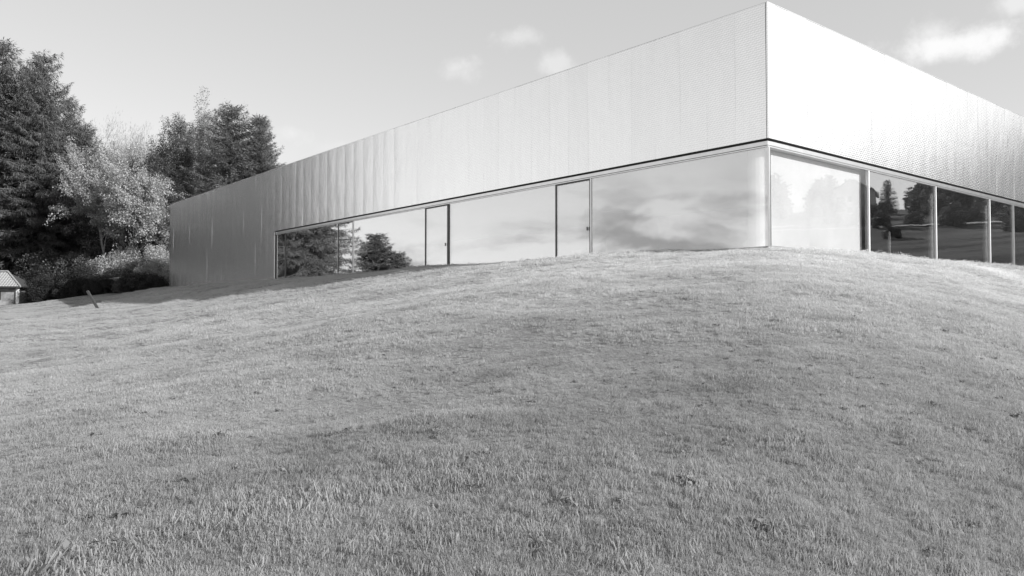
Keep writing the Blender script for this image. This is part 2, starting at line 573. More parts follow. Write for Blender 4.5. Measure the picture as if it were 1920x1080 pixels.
def build_ground():
    def axis(lo, hi, step, far, ratio=1.22):
        a = list(np.arange(lo, hi + 1e-6, step))
        s, p, q = step, lo, hi
        L, H = [], []
        while p > -far:
            s *= ratio
            p -= s
            L.append(p)
        s = step
        while q < far:
            s *= ratio
            q += s
            H.append(q)
        return np.array(L[::-1] + a + H)
    xs = axis(-50, 32, 0.4, 2500)
    ys = axis(-6, 76, 0.4, 2500)
    X, Y = np.meshgrid(xs, ys, indexing='ij')
    Z = ground_z(X, Y)
    nx, ny = len(xs), len(ys)
    GRID.update(xs=xs, ys=ys, Z=Z)
    V = np.stack([X, Y, Z], -1).reshape(-1, 3)
    i = (np.arange(nx - 1)[:, None] * ny + np.arange(ny - 1)[None, :]).ravel()
    L = np.stack([i, i + ny, i + ny + 1, i + 1], -1).ravel()
    n = len(i)
    me = np_mesh('ground', V, L, np.arange(n) * 4, np.full(n, 4), (M['ground'],), True)
    o = bpy.data.objects.new('ground', me)
    o['kind'] = 'structure'
    link(o)


build_ground()


# ------------------------------------------------------------------ the hall
ROOT = C0.copy()
ROOT[2] = Z_BASE
hall = empty('exhibition_hall', ROOT)
tag(hall, 'long flat-roofed hall clad in bright metal sheet above a band of mirror glass', 'building')
ANG_L = TH + math.pi / 2       # local x along LV, local y outward
ANG_R = TH + math.pi           # local x along -RV, local y outward


def place(o, side, t, off, z):
    """child of the hall at run t along a side, off metres outward, height z"""
    if side == 'L':
        p = C0 + LV * t + NL * off
        o.rotation_euler = (0, 0, ANG_L)
    else:
        p = C0 + RV * t + NR * off
        o.rotation_euler = (0, 0, ANG_R)
    o.location = (p[0] - ROOT[0], p[1] - ROOT[1], z - ROOT[2])
    return o


def part(name, me, side, t, off, z, parent=hall):
    o = bpy.data.objects.new(name, me)
    link(o, parent)
    return place(o, side, t, off, z)


def strip(name, mat, side, t0, t1, off0, off1, z0, z1, bevel=0.0):
    """box along a side between runs t0,t1, offsets off0<off1 (outward positive), heights z0,z1"""
    w = t1 - t0
    me = MB().box(0, w, off0, off1, 0, z1 - z0).mesh(name, mat, bevel)
    return part(name, me, side, t0 if side == 'L' else t1, 0.0, z0)


def sheet_mesh(w, h, seed, calm=False):
    g = rng(seed)
    nx, nz = 10, max(6, int(h / 0.25))
    gap = 0.0006
    u = np.linspace(0, 1, nx + 1)
    v = np.linspace(0, 1, nz + 1)
    U, Vv = np.meshgrid(u, v, indexing='ij')
    bow = g.uniform(0.0004, 0.0014) if calm else g.uniform(0.002, 0.0055)
    wild = 0.5 if calm else 1.0
    dents = np.zeros_like(U)
    for i in range(14):                                   # crumpled dents near the fixed edges
        cu = g.choice([0.0, 1.0]) + g.normal(0, 0.05)
        cv = g.uniform(0, 1)
        dents += g.normal(0, 0.0014) * np.exp(-(((U - cu) / 0.13) ** 2 + ((Vv - cv) * h / 0.16) ** 2))
    y = 0.03 + bow * (1 - (2 * U - 1) ** 2) + 0.0035 * np.sin(Vv * h * 1.1 + g.uniform(0, 6)) + wild * dents + wild * g.normal(0, 0.0016) * (U - 0.5)
    X = gap + U * (w - 2 * gap)
    Z = Vv * h
    V = np.stack([X, y, Z], -1).reshape(-1, 3)
    ii = (np.arange(nx)[:, None] * (nz + 1) + np.arange(nz)[None, :]).ravel()
    F = [(a, a + 1, a + nz + 2, a + nz + 1) for a in ii]
    V = [tuple(p) for p in V]
    def side(idx):
        o = len(V)
        for a in idx:
            V.append(V[a])
        for a in idx:
            V.append((V[a][0], 0.0, V[a][2]))
        n = len(idx)
        for k in range(n - 1):
            F.append((o + k, o + k + 1, o + n + k + 1, o + n + k))
    side([k for k in range(nz + 1)])
    side([nx * (nz + 1) + k for k in range(nz + 1)])
    side([k * (nz + 1) for k in range(nx + 1)])
    side([k * (nz + 1) + nz for k in range(nx + 1)])
    me = bpy.data.meshes.new('metal_sheet')
    me.from_pydata(V, [], F)
    me.polygons.foreach_set('use_smooth', np.ones(len(F), bool))
    me.materials.append(M['metal'])
    me.update()
    return me


def build_hall():
    H_UP = Z_TOP - Z_METAL
    n_glz = 34                              # sheets above the glazing, then full-height sheets
    wl = 33.69 / n_glz
    ups = [sheet_mesh(wl, H_UP, 100 + k) for k in range(9)]
    calm = [sheet_mesh(wl, H_UP, 150 + k, True) for k in range(9)]
    for k in range(n_glz):
        part('metal_sheet', (calm if k < 19 else ups)[(k * 4 + k // 9) % 9], 'L', k * wl, 0.04, Z_METAL)
    nf = 21
    wf = (LEN_L - 33.69) / nf
    fulls = [sheet_mesh(wf, Z_TOP - 3.0, 200 + k) for k in range(7)]
    for k in range(nf):
        part('metal_sheet', fulls[(k * 3 + k // 7) % 7], 'L', 33.69 + k * wf, 0.04, 3.0)
    nr = 46
    wr = LEN_R / nr
    rups = [sheet_mesh(wr, H_UP, 300 + k, True) for k in range(9)]
    for k in range(nr):
        part('metal_sheet', rups[(k * 4 + k // 9) % 9], 'R', (k + 1) * wr, 0.04, Z_METAL)
    # wall cores behind the sheets
    strip('wall_core', M['gap'], 'L', 0.35, 33.69, -0.30, 0.036, Z_METAL + 0.002, Z_TOP - 0.03)
    strip('wall_core', M['gap'], 'L', 33.72, LEN_L, -0.30, 0.036, 2.9, Z_TOP - 0.03)
    strip('wall_core', M['gap'], 'R', 0.02, LEN_R, -0.30, 0.036, Z_METAL + 0.002, Z_TOP - 0.03)
    # edge cappings
    strip('coping', M['fascia'], 'L', -0.07, LEN_L, -0.34, 0.078, Z_TOP, Z_TOP + 0.018)
    strip('coping', M['fascia'], 'R', 0.36, LEN_R, -0.34, 0.078, Z_TOP + 0.001, Z_TOP + 0.019)
    c = MB().box(-0.074, -0.02, -0.02, 0.074, 0, H_UP).mesh('corner_trim', M['metal'])
    part('corner_trim', c, 'L', 0.0, 0.0, Z_METAL)
    # back and far walls, roof, floor and ceiling slabs (in the hall's own frame: x along RV, y along LV)
    def slab(name, mat, r0, r1, t0, t1, z0, z1):
        me = MB().box(r0, r1, t0, t1, z0 - ROOT[2], z1 - ROOT[2]).mesh(name, mat)
        o = bpy.data.objects.new(name, me)
        link(o, hall)
        o.rotation_euler = (0, 0, TH)
        return o
    slab('end_wall', M['metal'], 0.32, LEN_R - 0.31, LEN_L - 0.30, LEN_L, 2.9, Z_TOP - 0.04)
    slab('back_wall', M['metal'], LEN_R - 0.30, LEN_R, 0.32, LEN_L - 0.002, 2.9, Z_TOP - 0.04)
    slab('roof', M['roofing'], 0.31, LEN_R - 0.31, 0.31, LEN_L - 0.31, Z_TOP - 0.45, Z_TOP - 0.12)
    slab('floor_slab', M['floor'], 0.02, LEN_R - 0.31, 0.02, LEN_L - 0.31, 3.05, Z_BASE - 0.02)
    slab('ceiling', M['plaster'], 0.10, LEN_R - 0.32, 0.10, LEN_L - 0.32, Z_GLASS + 0.02, Z_GLASS + 0.20)
    slab('partition_wall', M['inner'], 11.0, 11.2, 4.0, 52.0, Z_BASE - 0.019, Z_GLASS + 0.019)
    slab('partition_wall', M['inner'], 6.0, 42.0, 13.0, 13.2, Z_BASE - 0.018, Z_GLASS + 0.018)
    # plinth, fascia, shadow gap
    for side, ln in (('L', 33.69), ('R', LEN_R - 0.1)):
        t0 = 0.0 if side == 'L' else 0.10
        strip('plinth', M['plinth'], side, t0, ln, -0.18, 0.02 if side == 'L' else 0.015, 2.9, Z_BASE)
        strip('shadow_gap', M['gap'], side, t0 + 0.05, ln, -0.20, -0.04, Z_GLASS + 0.12, Z_METAL + 0.001)
        strip('fascia', M['fascia'], side, t0, ln, -0.10, 0.012 if side == 'L' else 0.010, Z_GLASS + 0.036, Z_GLASS + 0.158, 0.006)
        strip('head_rail', M['fascia'], side, t0, ln, -0.09, 0.0, Z_GLASS - 0.012, Z_GLASS + 0.028, 0.004)

    def pane(side, t0, t1, z0=Z_BASE, z1=Z_GLASS, off=-0.03, name='glass_pane', mat='glass'):
        me = MB().box(0, t1 - t0, -0.028, 0.0, 0, z1 - z0).mesh(name, M[mat])
        return part(name, me, side, t0 if side == 'L' else t1, off, z0)

    def mull(side, t, w, mat, d0=-0.10, d1=0.005, z1=Z_GLASS - 0.012, name='mullion'):
        return strip(name, mat, side, t - w / 2, t + w / 2, d0, d1, Z_BASE, z1, 0.003)

    zt = Z_GLASS - 0.012
    for t0, t1 in ((0.035, 6.86), (8.70, 15.42), (17.26, 23.92), (25.62, 32.27), (32.31, 33.66)):
        pane('L', t0, t1, z1=zt)
    # three narrow doors in dark frames
    for t0, t1, hinge in ((6.93, 8.67, 0.0), (15.50, 17.23, 0.0), (23.96, 25.58, 0.0)):
        d = empty('door', (0, 0, 0))
        d.parent = hall
        place(d, 'L', t0, 0.0, Z_BASE)
        w, h = t1 - t0, zt - Z_BASE - 0.02
        b = 0.032
        fr = MB().box(0, b, -0.08, 0.0, 0, h).box(w - b, w, -0.08, 0.0, 0, h).box(b + .001, w - b - .001, -0.08, 0.0, h - b, h).box(b + .001, w - b - .001, -0.08, 0.0, 0, 0.04)
        fr.build('door_frame', M['dark'], d)
        MB().box(b, w - b, -0.05, -0.025, 0.04, h - b).build('door_pane', M['glass'], d)
        MB().box(0.10, 0.125, 0.0, 0.05, 0.98, 1.10).build('door_handle', M['dark'], d)
    mull('L', 6.895, 0.05, M['fascia'])
    mull('L', 8.685, 0.02, M['dark'])
    mull('L', 15.46, 0.07, M['dark'], d1=0.03)
    mull('L', 17.245, 0.02, M['dark'])
    mull('L', 23.94, 0.03, M['fascia'])
    mull('L', 25.60, 0.03, M['fascia'])
    mull('L', 32.29, 0.06, M['dark'])
    mull('L', 33.68, 0.04, M['dark'])
    # sunlit side
    rs = [0.035, 5.90, 11.10, 16.37, 19.13, 24.4, 29.6, 34.8, 40.0, LEN_R - 0.2]
    for a, b in zip(rs[:-1], rs[1:]):
        pane('R', a + 0.03 if a > 1 else a, b - 0.03, z1=zt, mat='glass_clear' if a < 1 else 'glass_grey')
    for a in rs[1:-1]:
        mull('R', a, 0.045 if abs(a - 19.13) > 0.1 else 0.04, M['white'] if abs(a - 19.13) > 0.1 else M['fascia'], d1=0.01)
    cj = MB().box(-0.03, 0.03, -0.03, 0.03, 0, zt - Z_BASE).mesh('corner_joint', M['fascia'], 0.004)
    part('corner_joint', cj, 'L', 0.0, -0.03, Z_BASE)
    strip('joint', M['dark'], 'R', 5.84, 5.868, -0.12, -0.06, Z_BASE, Z_GLASS - 0.5)

    # inside: slim white columns along the sunlit side, a white corner column, roller blinds
    def column(r, tt, s, z1, round_=True):
        k = 14
        mb = MB().tube([(0, 0, 0), (0, 0, z1 - Z_BASE)], [s, s], k)
        o = mb.build('column', M['white'], hall, smooth_shade=False)
        p = C0 + RV * r + LV * tt
        o.location = (p[0] - ROOT[0], p[1] - ROOT[1], 0)
        return o
    column(0.36, 0.62, 0.24, Z_GLASS)
    column(11.62, 0.42, 0.085, Z_GLASS - 0.16)
    column(17.0, 0.42, 0.085, Z_GLASS - 0.16)
    column(22.6, 0.42, 0.085, Z_GLASS - 0.16)
    column(5.62, 0.75, 0.11, Z_GLASS)
    column(27.5, 0.9, 0.085, Z_GLASS - 0.1)
    strip('roller_blind', M['blind'], 'R', 0.55, 2.62, -0.262, -0.256, Z_BASE + 0.05, Z_GLASS - 0.01)
    strip('roller_blind', M['blind'], 'R', 2.6205, 5.868, -0.262, -0.256, Z_BASE + 0.05, Z_GLASS - 0.01)


build_hall()


# ------------------------------------------------------------------ things standing inside behind the glass
def inside_pt(t, r):
    p = C0 + LV * t + RV * r
    return (p[0], p[1], Z_BASE - 0.02)


def build_inside():
    b = empty('storage_box', inside_pt(7.95, 0.55), ANG_L)
    MB().box(-0.26, 0.26, -0.2, 0.2, 0.0, 0.36).build('body', M['white'], b, 0.008)
    MB().box(-0.27, 0.27, -0.21, 0.21, 0.361, 0.40).build('lid', M['white'], b, 0.006)
    tag(b, 'small white lidded box on the floor behind the glass door', 'box')
    s = empty('display_stand', inside_pt(0.95, 0.7), ANG_L)
    MB().prism([(-0.30, 0), (0.0, 0), (0.0, 0.36), (-0.06, 0.36), (-0.30, 0.22)], -0.02, 0.02).build('panel', M['white'], s)
    MB().prism([(0.04, 0), (0.34, 0), (0.34, 0.22), (0.10, 0.36), (0.04, 0.36)], -0.02, 0.02).build('panel', M['white'], s)
    MB().box(0.0, 0.04, -0.03, 0.03, 0.0, 0.5).build('upright', M['fascia'], s)
    MB().box(-0.25, 0.29, -0.16, 0.16, -0.001, 0.012).build('base', M['white'], s)
    tag(s, 'low white two-panel display stand behind the glass by the corner column', 'display stand')
    p = empty('barrier_post', inside_pt(6.55, 0.4), 0)
    MB().tube([(0, 0, 0.02), (0, 0, 0.62)], [0.03, 0.03], 10).build('post', M['white'], p)
    MB().tube([(0, 0, 0), (0, 0, 0.022)], [0.13, 0.12], 14).build('base', M['white'], p)
    MB().tube([(0, 0, 0.62), (0, 0, 0.66)], [0.045, 0.03], 10).build('cap', M['fascia'], p)
    tag(p, 'short slim white barrier post behind the glass beside the door', 'post')
    q = empty('guide_post', inside_pt(0.44, 8.25), 0)
    MB().tube([(0, 0, 0.02), (0, 0, 0.95)], [0.045, 0.045], 10).build('post', M['white'], q)
    MB().tube([(0, 0, 0), (0, 0, 0.022)], [0.16, 0.15], 14).build('base', M['white'], q)
    MB().tube([(0, 0, 0.95), (0, 0, 0.98)], [0.05, 0.035], 10).build('cap', M['fascia'], q)
    tag(q, 'waist-high white guide post behind the dark glass of the sunlit side', 'post')


build_inside()


# ------------------------------------------------------------------ trees
def norm(a):
    return a / np.maximum(np.linalg.norm(a, axis=-1, keepdims=True), 1e-9)


def cards(c, d, n, L, W, fold=0.0):
    """rhombic leaf cards: centre-base c, long axis d, roughly facing n"""
    d = norm(d)
    s = norm(np.cross(d, n))
    L = np.asarray(L)[:, None]
    W = np.asarray(W)[:, None]
    p0 = c
    p2 = c + d * L
    m = c + d * L * 0.45
    up = norm(np.cross(s, d))
    p1 = m + s * W + up * W * fold
    p3 = m - s * W + up * W * fold
    return np.stack([p0, p1, p2, p3], 1)


def spruce_meshes(seed, H, Rm, ragged=0.25, hang=0.5, dens=1.0, needle='spruce', bare_to=0.06, top_sharp=0.8, twin=False):
    g = rng(seed)
    tr = MB()
    k = 9
    lean = g.normal(0, 0.012, 2)
    tp = [(lean[0] * H * u * u, lean[1] * H * u * u, H * u) for u in np.linspace(0, 1, k)]
    tr.tube(tp, [max(0.012, (0.013 * H + 0.05) * (1 - u) ** 0.9) for u in np.linspace(0, 1, k)], 8)
    Q = []
    z = H * bare_to
    while z < H * 0.985:
        u = z / H
        prof = (1 - u) ** top_sharp * min(1.0, 0.55 + u * 2.4)
        nb = int(g.integers(5, 8)) if u < 0.85 else int(g.integers(3, 6))
        a0 = g.uniform(0, 6.28)
        for j in range(nb):
            az = a0 + j * 6.283 / nb + g.normal(0, 0.2)
            ln = Rm * prof * (1 + g.normal(0, ragged)) + 0.18
            if g.random() < 0.06:
                ln *= 1.25
            if ln < 0.15:
                continue
            rise = 0.55 * u ** 2 - 0.12 + g.normal(0, 0.07)
            droop = (0.42 - 0.25 * u) + g.normal(0, 0.06)
            ns = max(4, int(ln / 0.16 * dens))
            s = np.linspace(0.12, 1.0, ns)
            out = np.array([math.cos(az), math.sin(az), 0])
            sid = np.array([-math.sin(az), math.cos(az), 0])
            bend = g.normal(0, 0.12)
            P = out[None] * (ln * s)[:, None] + sid[None] * (bend * ln * s ** 2)[:, None]
            P[:, 2] = ln * (rise * s - droop * s ** 1.6 + 0.26 * s ** 3)
            base = np.array([lean[0] * H * u * u, lean[1] * H * u * u, z])
            P += base
            if ln > 0.8 and (j % 2 == 0 or u < 0.5):
                tr.tube([base, P[ns // 2], P[-1]], [0.012 + 0.012 * ln, 0.006 + 0.006 * ln, 0.004], 3, False)
            for sg in (-1, 1):
                tl = (0.14 + 0.34 * ln * (1 - s) * 0.55 + 0.10 * g.random(ns)) * np.clip(s * 3, 0.5, 1)
                dr = out[None] * 0.55 + sg * sid[None] * (0.8 + 0.2 * g.random(ns))[:, None]
                dr[:, 2] = -0.15 - hang * g.random(ns) * 0.6
                dr = norm(dr)
                for q in range(4):
                    c = P + dr * (tl * (0.05 + 0.32 * q * g.uniform(0.7, 1.1)))[:, None] + g.normal(0, 0.03, (ns, 3))
                    dd = dr + g.normal(0, 0.28, (ns, 3))
                    dd[:, 2] -= hang * 0.55 * (q + 0.5) * g.random(ns)
                    nn = np.array([0, 0, 1.0])[None] + g.normal(0, 0.55, (ns, 3))
                    Q.append(cards(c, dd, nn, g.uniform(0.20, 0.44, ns), g.uniform(0.014, 0.036, ns), 0.3))
            # hanging curtains beneath the branch
            nh = int(ns * 1.3)
            idx = g.integers(0, ns, nh)
            c = P[idx] + g.normal(0, 0.06, (nh, 3))
            dd = np.array([0, 0, -1.0])[None] + g.normal(0, 0.45, (nh, 3)) + out[None] * 0.2
            nn = out[None] + g.normal(0, 0.6, (nh, 3))
            Q.append(cards(c, dd, nn, g.uniform(0.20, 0.46, nh) * (0.5 + hang), g.uniform(0.016, 0.042, nh)))
            # spiky shoot at the branch end
            c = np.repeat(P[-1:], 5, 0) + g.normal(0, 0.04, (5, 3))
            dd = out[None] + g.normal(0, 0.3, (5, 3)) + np.array([0, 0, 0.15])
            Q.append(cards(c, dd, g.normal(0, 1, (5, 3)), g.uniform(0.3, 0.6, 5), g.uniform(0.014, 0.03, 5)))
        z += (0.42 - 0.16 * u) * (H / 20) ** 0.5 / dens ** 0.5
    # leader
    n = 14
    c = np.array(tp[-1])[None] + np.stack([np.zeros(n), np.zeros(n), np.linspace(-0.9, 0.05, n)], -1)
    Q.append(cards(c, g.normal(0, 0.6, (n, 3)) + np.array([0, 0, 0.9]), g.normal(0, 1, (n, 3)), np.full(n, 0.3), np.full(n, 0.04)))
    V = np.concatenate(Q)
    return tr.mesh('trunk', M['bark'], 0, True), quads_mesh('crown', V, (M[needle],))


def broadleaf_meshes(seed, H, Rc, leaf='leaf_bright', bark='bark', leaves=16000, lsize=0.16, stems=1, fork=0.16, upright=0.0, twiggy=False, squash=1.0):
    g = rng(seed)
    tr = MB()
    tips = []

    def grow(p, d, L, r, lvl):
        n = 4
        pts = [p]
        dd = d
        for i in range(n):
            dd = norm(dd + g.normal(0, 0.13, 3) + np.array([0, 0, 0.06 + upright * 0.12]))
            pts.append(pts[-1] + dd * L / n)
        rad = [r * (1 - 0.55 * i / n) for i in range(n + 1)]
        tr.tube(pts, rad, 7 if lvl == 0 else (5 if lvl == 1 else 3), False)
        if lvl >= 3:
            tips.append((pts[2], pts[4]))
            return
        nb = (7, 6, 5)[lvl] + int(g.integers(-1, 2))
        for i in range(nb):
            s = g.uniform(0.35, 1.0) if lvl else g.uniform(0.45, 1.0)
            k = s * n
            a = int(min(k, n - 1))
            q = pts[a] + (pts[a + 1] - pts[a]) * (k - a)
            axis = norm(g.normal(0, 1, 3))
            side = norm(np.cross(dd, axis))
            ang = g.uniform(0.45, 1.05) * (1 - 0.45 * upright)
            nd = norm(dd * math.cos(ang) + side * math.sin(ang))
            nd[2] = nd[2] * 0.8 + 0.12 + 0.5 * upright
            grow(q, norm(nd), L * g.uniform(0.52, 0.74), max(0.006, rad[a] * 0.55), lvl + 1)
        tips.append((pts[3], pts[4]))
    for sidx in range(stems):
        a = g.uniform(0, 6.28)
        d = norm(np.array([math.cos(a) * 0.22 * (stems > 1), math.sin(a) * 0.22 * (stems > 1), 1.0]))
        grow(np.array([g.normal(0, 0.15) * (stems > 1), g.normal(0, 0.15) * (stems > 1), -0.1]), d, H * 0.46, 0.011 * H + 0.04, 0)
    V = np.array(tr.v)
    A = np.array([t[0] for t in tips])
    B = np.array([t[1] for t in tips])
    # fit the skeleton to the wanted height and spread
    hz = max(np.percentile(B[:, 2], 98), 0.1)
    rr = np.percentile(np.hypot(B[:, 0], B[:, 1]), 93)
    sc = np.array([Rc / rr, Rc / rr, H / hz])
    fz = lambda P: np.c_[P[:, 0] * sc[0] * smooth(-0.02, fork * 2, P[:, 2] * sc[2] / H), P[:, 1] * sc[1] * smooth(-0.02, fork * 2, P[:, 2] * sc[2] / H), P[:, 2] * sc[2]]
    tr.v = [tuple(p) for p in fz(V)]
    A, B = fz(A), fz(B)
    i = g.integers(0, len(A), leaves)
    s = g.uniform(-0.1, 1.15, leaves)[:, None]
    c = A[i] * (1 - s) + B[i] * s + g.normal(0, lsize * 1.5, (leaves, 3)) * np.array([1, 1, 0.75])
    if twiggy:
        dd = norm(B[i] - A[i]) + g.normal(0, 0.35, (leaves, 3)) + np.array([0, 0, 0.35])
        Q = cards(c, dd, g.normal(0, 1, (leaves, 3)), g.uniform(0.25, 0.6, leaves), g.uniform(0.008, 0.016, leaves))
    else:
        dd = g.normal(0, 1, (leaves, 3)) + np.array([0, 0, -0.35])
        nn = g.normal(0, 0.7, (leaves, 3)) + np.array([0, 0, 1.0])
        L = lsize * g.uniform(0.7, 1.4, leaves)
        Q = cards(c, dd, nn, L, L * g.uniform(0.32, 0.48, leaves), 0.25)
    return tr.mesh('trunk', M[bark], 0, True), quads_mesh('crown', Q, (M[leaf],))


def bush_meshes(seed, rx, ry, h, leaf, n=9000, lsize=0.12, clumps=26):
    g = rng(seed)
    tr = MB()
    cs = []
    for i in range(clumps):
        a, e, r = g.uniform(0, 6.28), g.uniform(0.0, 1.45), g.uniform(0.55, 1.0)
        cs.append((math.cos(a) * math.cos(e) * rx * r, math.sin(a) * math.cos(e) * ry * r, 0.12 * h + math.sin(e) * h * 0.86 * r))
        if i % 2 == 0:
            tr.tube([(cs[-1][0] * 0.12, cs[-1][1] * 0.12, -0.1), (cs[-1][0] * 0.5, cs[-1][1] * 0.5, cs[-1][2] * 0.6), cs[-1]], [0.035, 0.022, 0.006], 4, False)
    cs = np.array(cs)
    i = g.integers(0, clumps, n)
    off = norm(g.normal(0, 1, (n, 3))) * (g.random(n) ** 0.5)[:, None]
    c = cs[i] + off * np.array([rx, ry, h]) * g.uniform(0.22, 0.36, clumps)[i][:, None]
    c[:, 2] = np.maximum(c[:, 2], 0.02 + 0.1 * g.random(n))
    dd = off + g.normal(0, 0.7, (n, 3))
    nn = off + g.normal(0, 0.6, (n, 3)) + np.array([0, 0, 0.5])
    L = lsize * g.uniform(0.7, 1.5, n)
    Q = cards(c, dd, nn, L, L * 0.42, 0.2)
    return tr.mesh('stem', M['bark'], 0, True), quads_mesh('foliage', Q, (M[leaf],))


def plant(name, label, cat, meshes, x, y, rz=0.0, sc=(1, 1, 1), group=None, names=('trunk', 'crown'), z=None):
    zz = float(ground_z(x, y)) if z is None else z
    o = empty(name, (x, y, zz - 0.05), rz)
    o.scale = sc if isinstance(sc, tuple) else (sc, sc, sc)
    for nm, me in zip(names, meshes):
        link(bpy.data.objects.new(nm, me), o)
    return tag(o, label, cat, group)


def build_trees():
    sp = [spruce_meshes(11, 21.0, 5.0, 0.22, 0.62, 1.15, top_sharp=0.66), spruce_meshes(12, 20.0, 4.6, 0.32, 0.62, 1.15, top_sharp=0.6),
          spruce_meshes(13, 21.5, 4.4, 0.26, 0.34, 1.1, 'spruce', top_sharp=0.72), spruce_meshes(14, 19.0, 5.4, 0.30, 0.25, 1.15, 'spruce_light', top_sharp=0.62)]
    H = (21.0, 20.0, 21.5, 19.0)

    def spruce(k, x, y, top, rz, label, wide=1.0, group=None, name='spruce_tree'):
        zg = float(ground_z(x, y))
        s = (top - zg) / H[k]
        return plant(name, label, 'tree', sp[k], x, y, rz, (s * wide, s * wide, s), group)
    # the dark grove behind the shed
    spruce(0, -55.2, 84.0, 31.0, 0.4, 'tallest dark spruce with hanging branches, standing behind the tiled shed', 0.95)
    spruce(1, -54.6, 89.0, 29.6, 2.2, 'dark spruce with ragged top just beside the tallest spruce of the grove', 0.95)
    spruce(1, -49.9, 82.5, 29.0, 4.0, 'dark spruce with a narrow ragged top behind the hedge', 0.8)
    spruce(0, -49.6, 87.5, 25.4, 1.1, 'lower dark spruce at the sloping edge of the grove', 0.85)
    spruce(1, -46.9, 85.0, 21.8, 5.1, 'shortest dark spruce of the grove, next to the pale autumn tree', 0.95)
    spruce(0, -58.5, 86.0, 29.0, 2.9, 'dark spruce partly outside the view behind the shed roof', 1.0)
    g = 'spruces of the dark grove outside the frame, mirrored in the glass'
    for k, x, y, top, rz, wd in ((0, -46.2, 60.6, 26.5, 3.0, 0.62), (0, -49.6, 64.6, 28.5, 1.7, 0.72), (1, -54.5, 70.8, 29.0, 5.0, 0.85), (0, -55.0, 64.0, 28.0, 2.5, 0.9),
                                 (1, -60.0, 76.5, 29.0, 0.9, 0.9)):
        spruce(k, x, y, top, rz, 'tall dark spruce of the grove mirrored in the far end of the glazing', wd, g)
    ys = spruce_meshes(16, 8.0, 2.5, 0.25, 0.3, 1.5, 'spruce', 0.02, 0.75)
    plant('spruce_tree', 'small young spruce mirrored whole in the long pane beside the glass door', 'tree', ys, -40.3, 50.7, 0.0, (1.25, 1.25, 0.97))
    plant('spruce_tree', 'smallest bushy spruce mirrored beside the young spruce in the long pane', 'tree', ys, -41.0, 48.9, 2.0, (0.85, 0.85, 0.76))
    # behind the far end of the hall
    spruce(3, -28.4, 78.0, 22.1, 0.9, 'broad dark spruce rising above the far end of the hall roof', 1.12)
    spruce(2, -27.2, 83.0, 22.6, 2.6, 'dark spruce with forked top just behind the broad spruce over the roof', 1.1)
    spruce(2, -24.4, 77.5, 20.9, 4.4, 'slender pointed spruce standing last in the row above the metal roof', 0.95)
    spruce(2, -20.8, 92.0, 16.5, 1.4, 'low spruce half hidden by the roof line of the hall', 1.2)
    spruce(3, -33.2, 76.0, 14.5, 3.1, 'short dark spruce filling the gap at the end corner of the hall', 1.0)
    spruce(3, -36.0, 90.0, 18.5, 5.2, 'low broad spruce behind the birch and the larch', 1.1)
    # broadleaf trees
    f1 = broadleaf_meshes(21, 11.6, 3.9, 'leaf_bright', 'pale_bark', 80000, 0.10, 3)
    plant('autumn_tree', 'bright pale-leaved autumn tree between the dark spruces and the hall end', 'tree', f1, -39.6, 77.0, 0.5, (1.22, 1.22, 1.2))
    f2 = broadleaf_meshes(22, 9.5, 3.0, 'leaf_bright', 'bark', 60000, 0.10, 3)
    plant('autumn_tree', 'smaller pale leafy tree leaning against the end corner of the hall', 'tree', f2, -35.6, 75.5, 1.2, (1.3, 1.3, 1.3))
    f3 = broadleaf_meshes(23, 10.5, 3.0, 'leaf_mid', 'bark', 24000, 0.13, 2)
    plant('autumn_tree', 'mid-grey leafy tree behind the bright autumn tree, under the bare twigs', 'tree', f3, -43.0, 81.0, 2.2, (1.3, 1.3, 1.35))
    b1 = broadleaf_meshes(24, 17.5, 3.4, 'twig', 'pale_bark', 9000, 0.2, 1, upright=0.7, twiggy=True)
    for x, y, hz, rz, lb in ((-50.4, 96.0, 21.5, 0.0, 'tall bare pale-twigged tree closest to the dark spruce grove'), (-48.2, 98.5, 21.0, 2.0, 'bare pale-twigged tree in the middle of the thin row behind the autumn tree'),
                             (-45.0, 96.5, 18.8, 4.1, 'lowest bare pale-twigged tree of the thin row behind the autumn tree')):
        plant('bare_tree', lb, 'tree', b1, x, y, rz, (hz / 17.5,) * 3)
    h1 = broadleaf_meshes(25, 18.5, 3.7, 'leaf_dark', 'bark', 50000, 0.125, 2, upright=0.4)
    plant('larch_tree', 'loose dark larch at the outer end of the group behind the hall', 'tree', h1, -35.0, 78.5, 0.3, (1, 1, 0.86))
    bi = broadleaf_meshes(26, 22.0, 4.4, 'leaf_birch', 'pale_bark', 60000, 0.12, 2, upright=0.6)
    plant('birch_tree', 'tall light-grey birch rising between the dark larch and the broad spruce', 'tree', bi, -34.6, 84.5, 1.0, (1.1, 1.1, 0.92))
    # hedge and shrubs at the edge of the lawn
    bu = [bush_meshes(31, 2.5, 1.7, 2.6, 'evergreen', 22000, 0.075, 34), bush_meshes(32, 2.2, 1.5, 1.9, 'evergreen', 20000, 0.075, 34), bush_meshes(33, 2.2, 1.6, 2.6, 'leaf_dark', 20000, 0.085, 34),
          bush_meshes(37, 2.3, 1.7, 3.4, 'leaf_bright', 26000, 0.09, 34)]
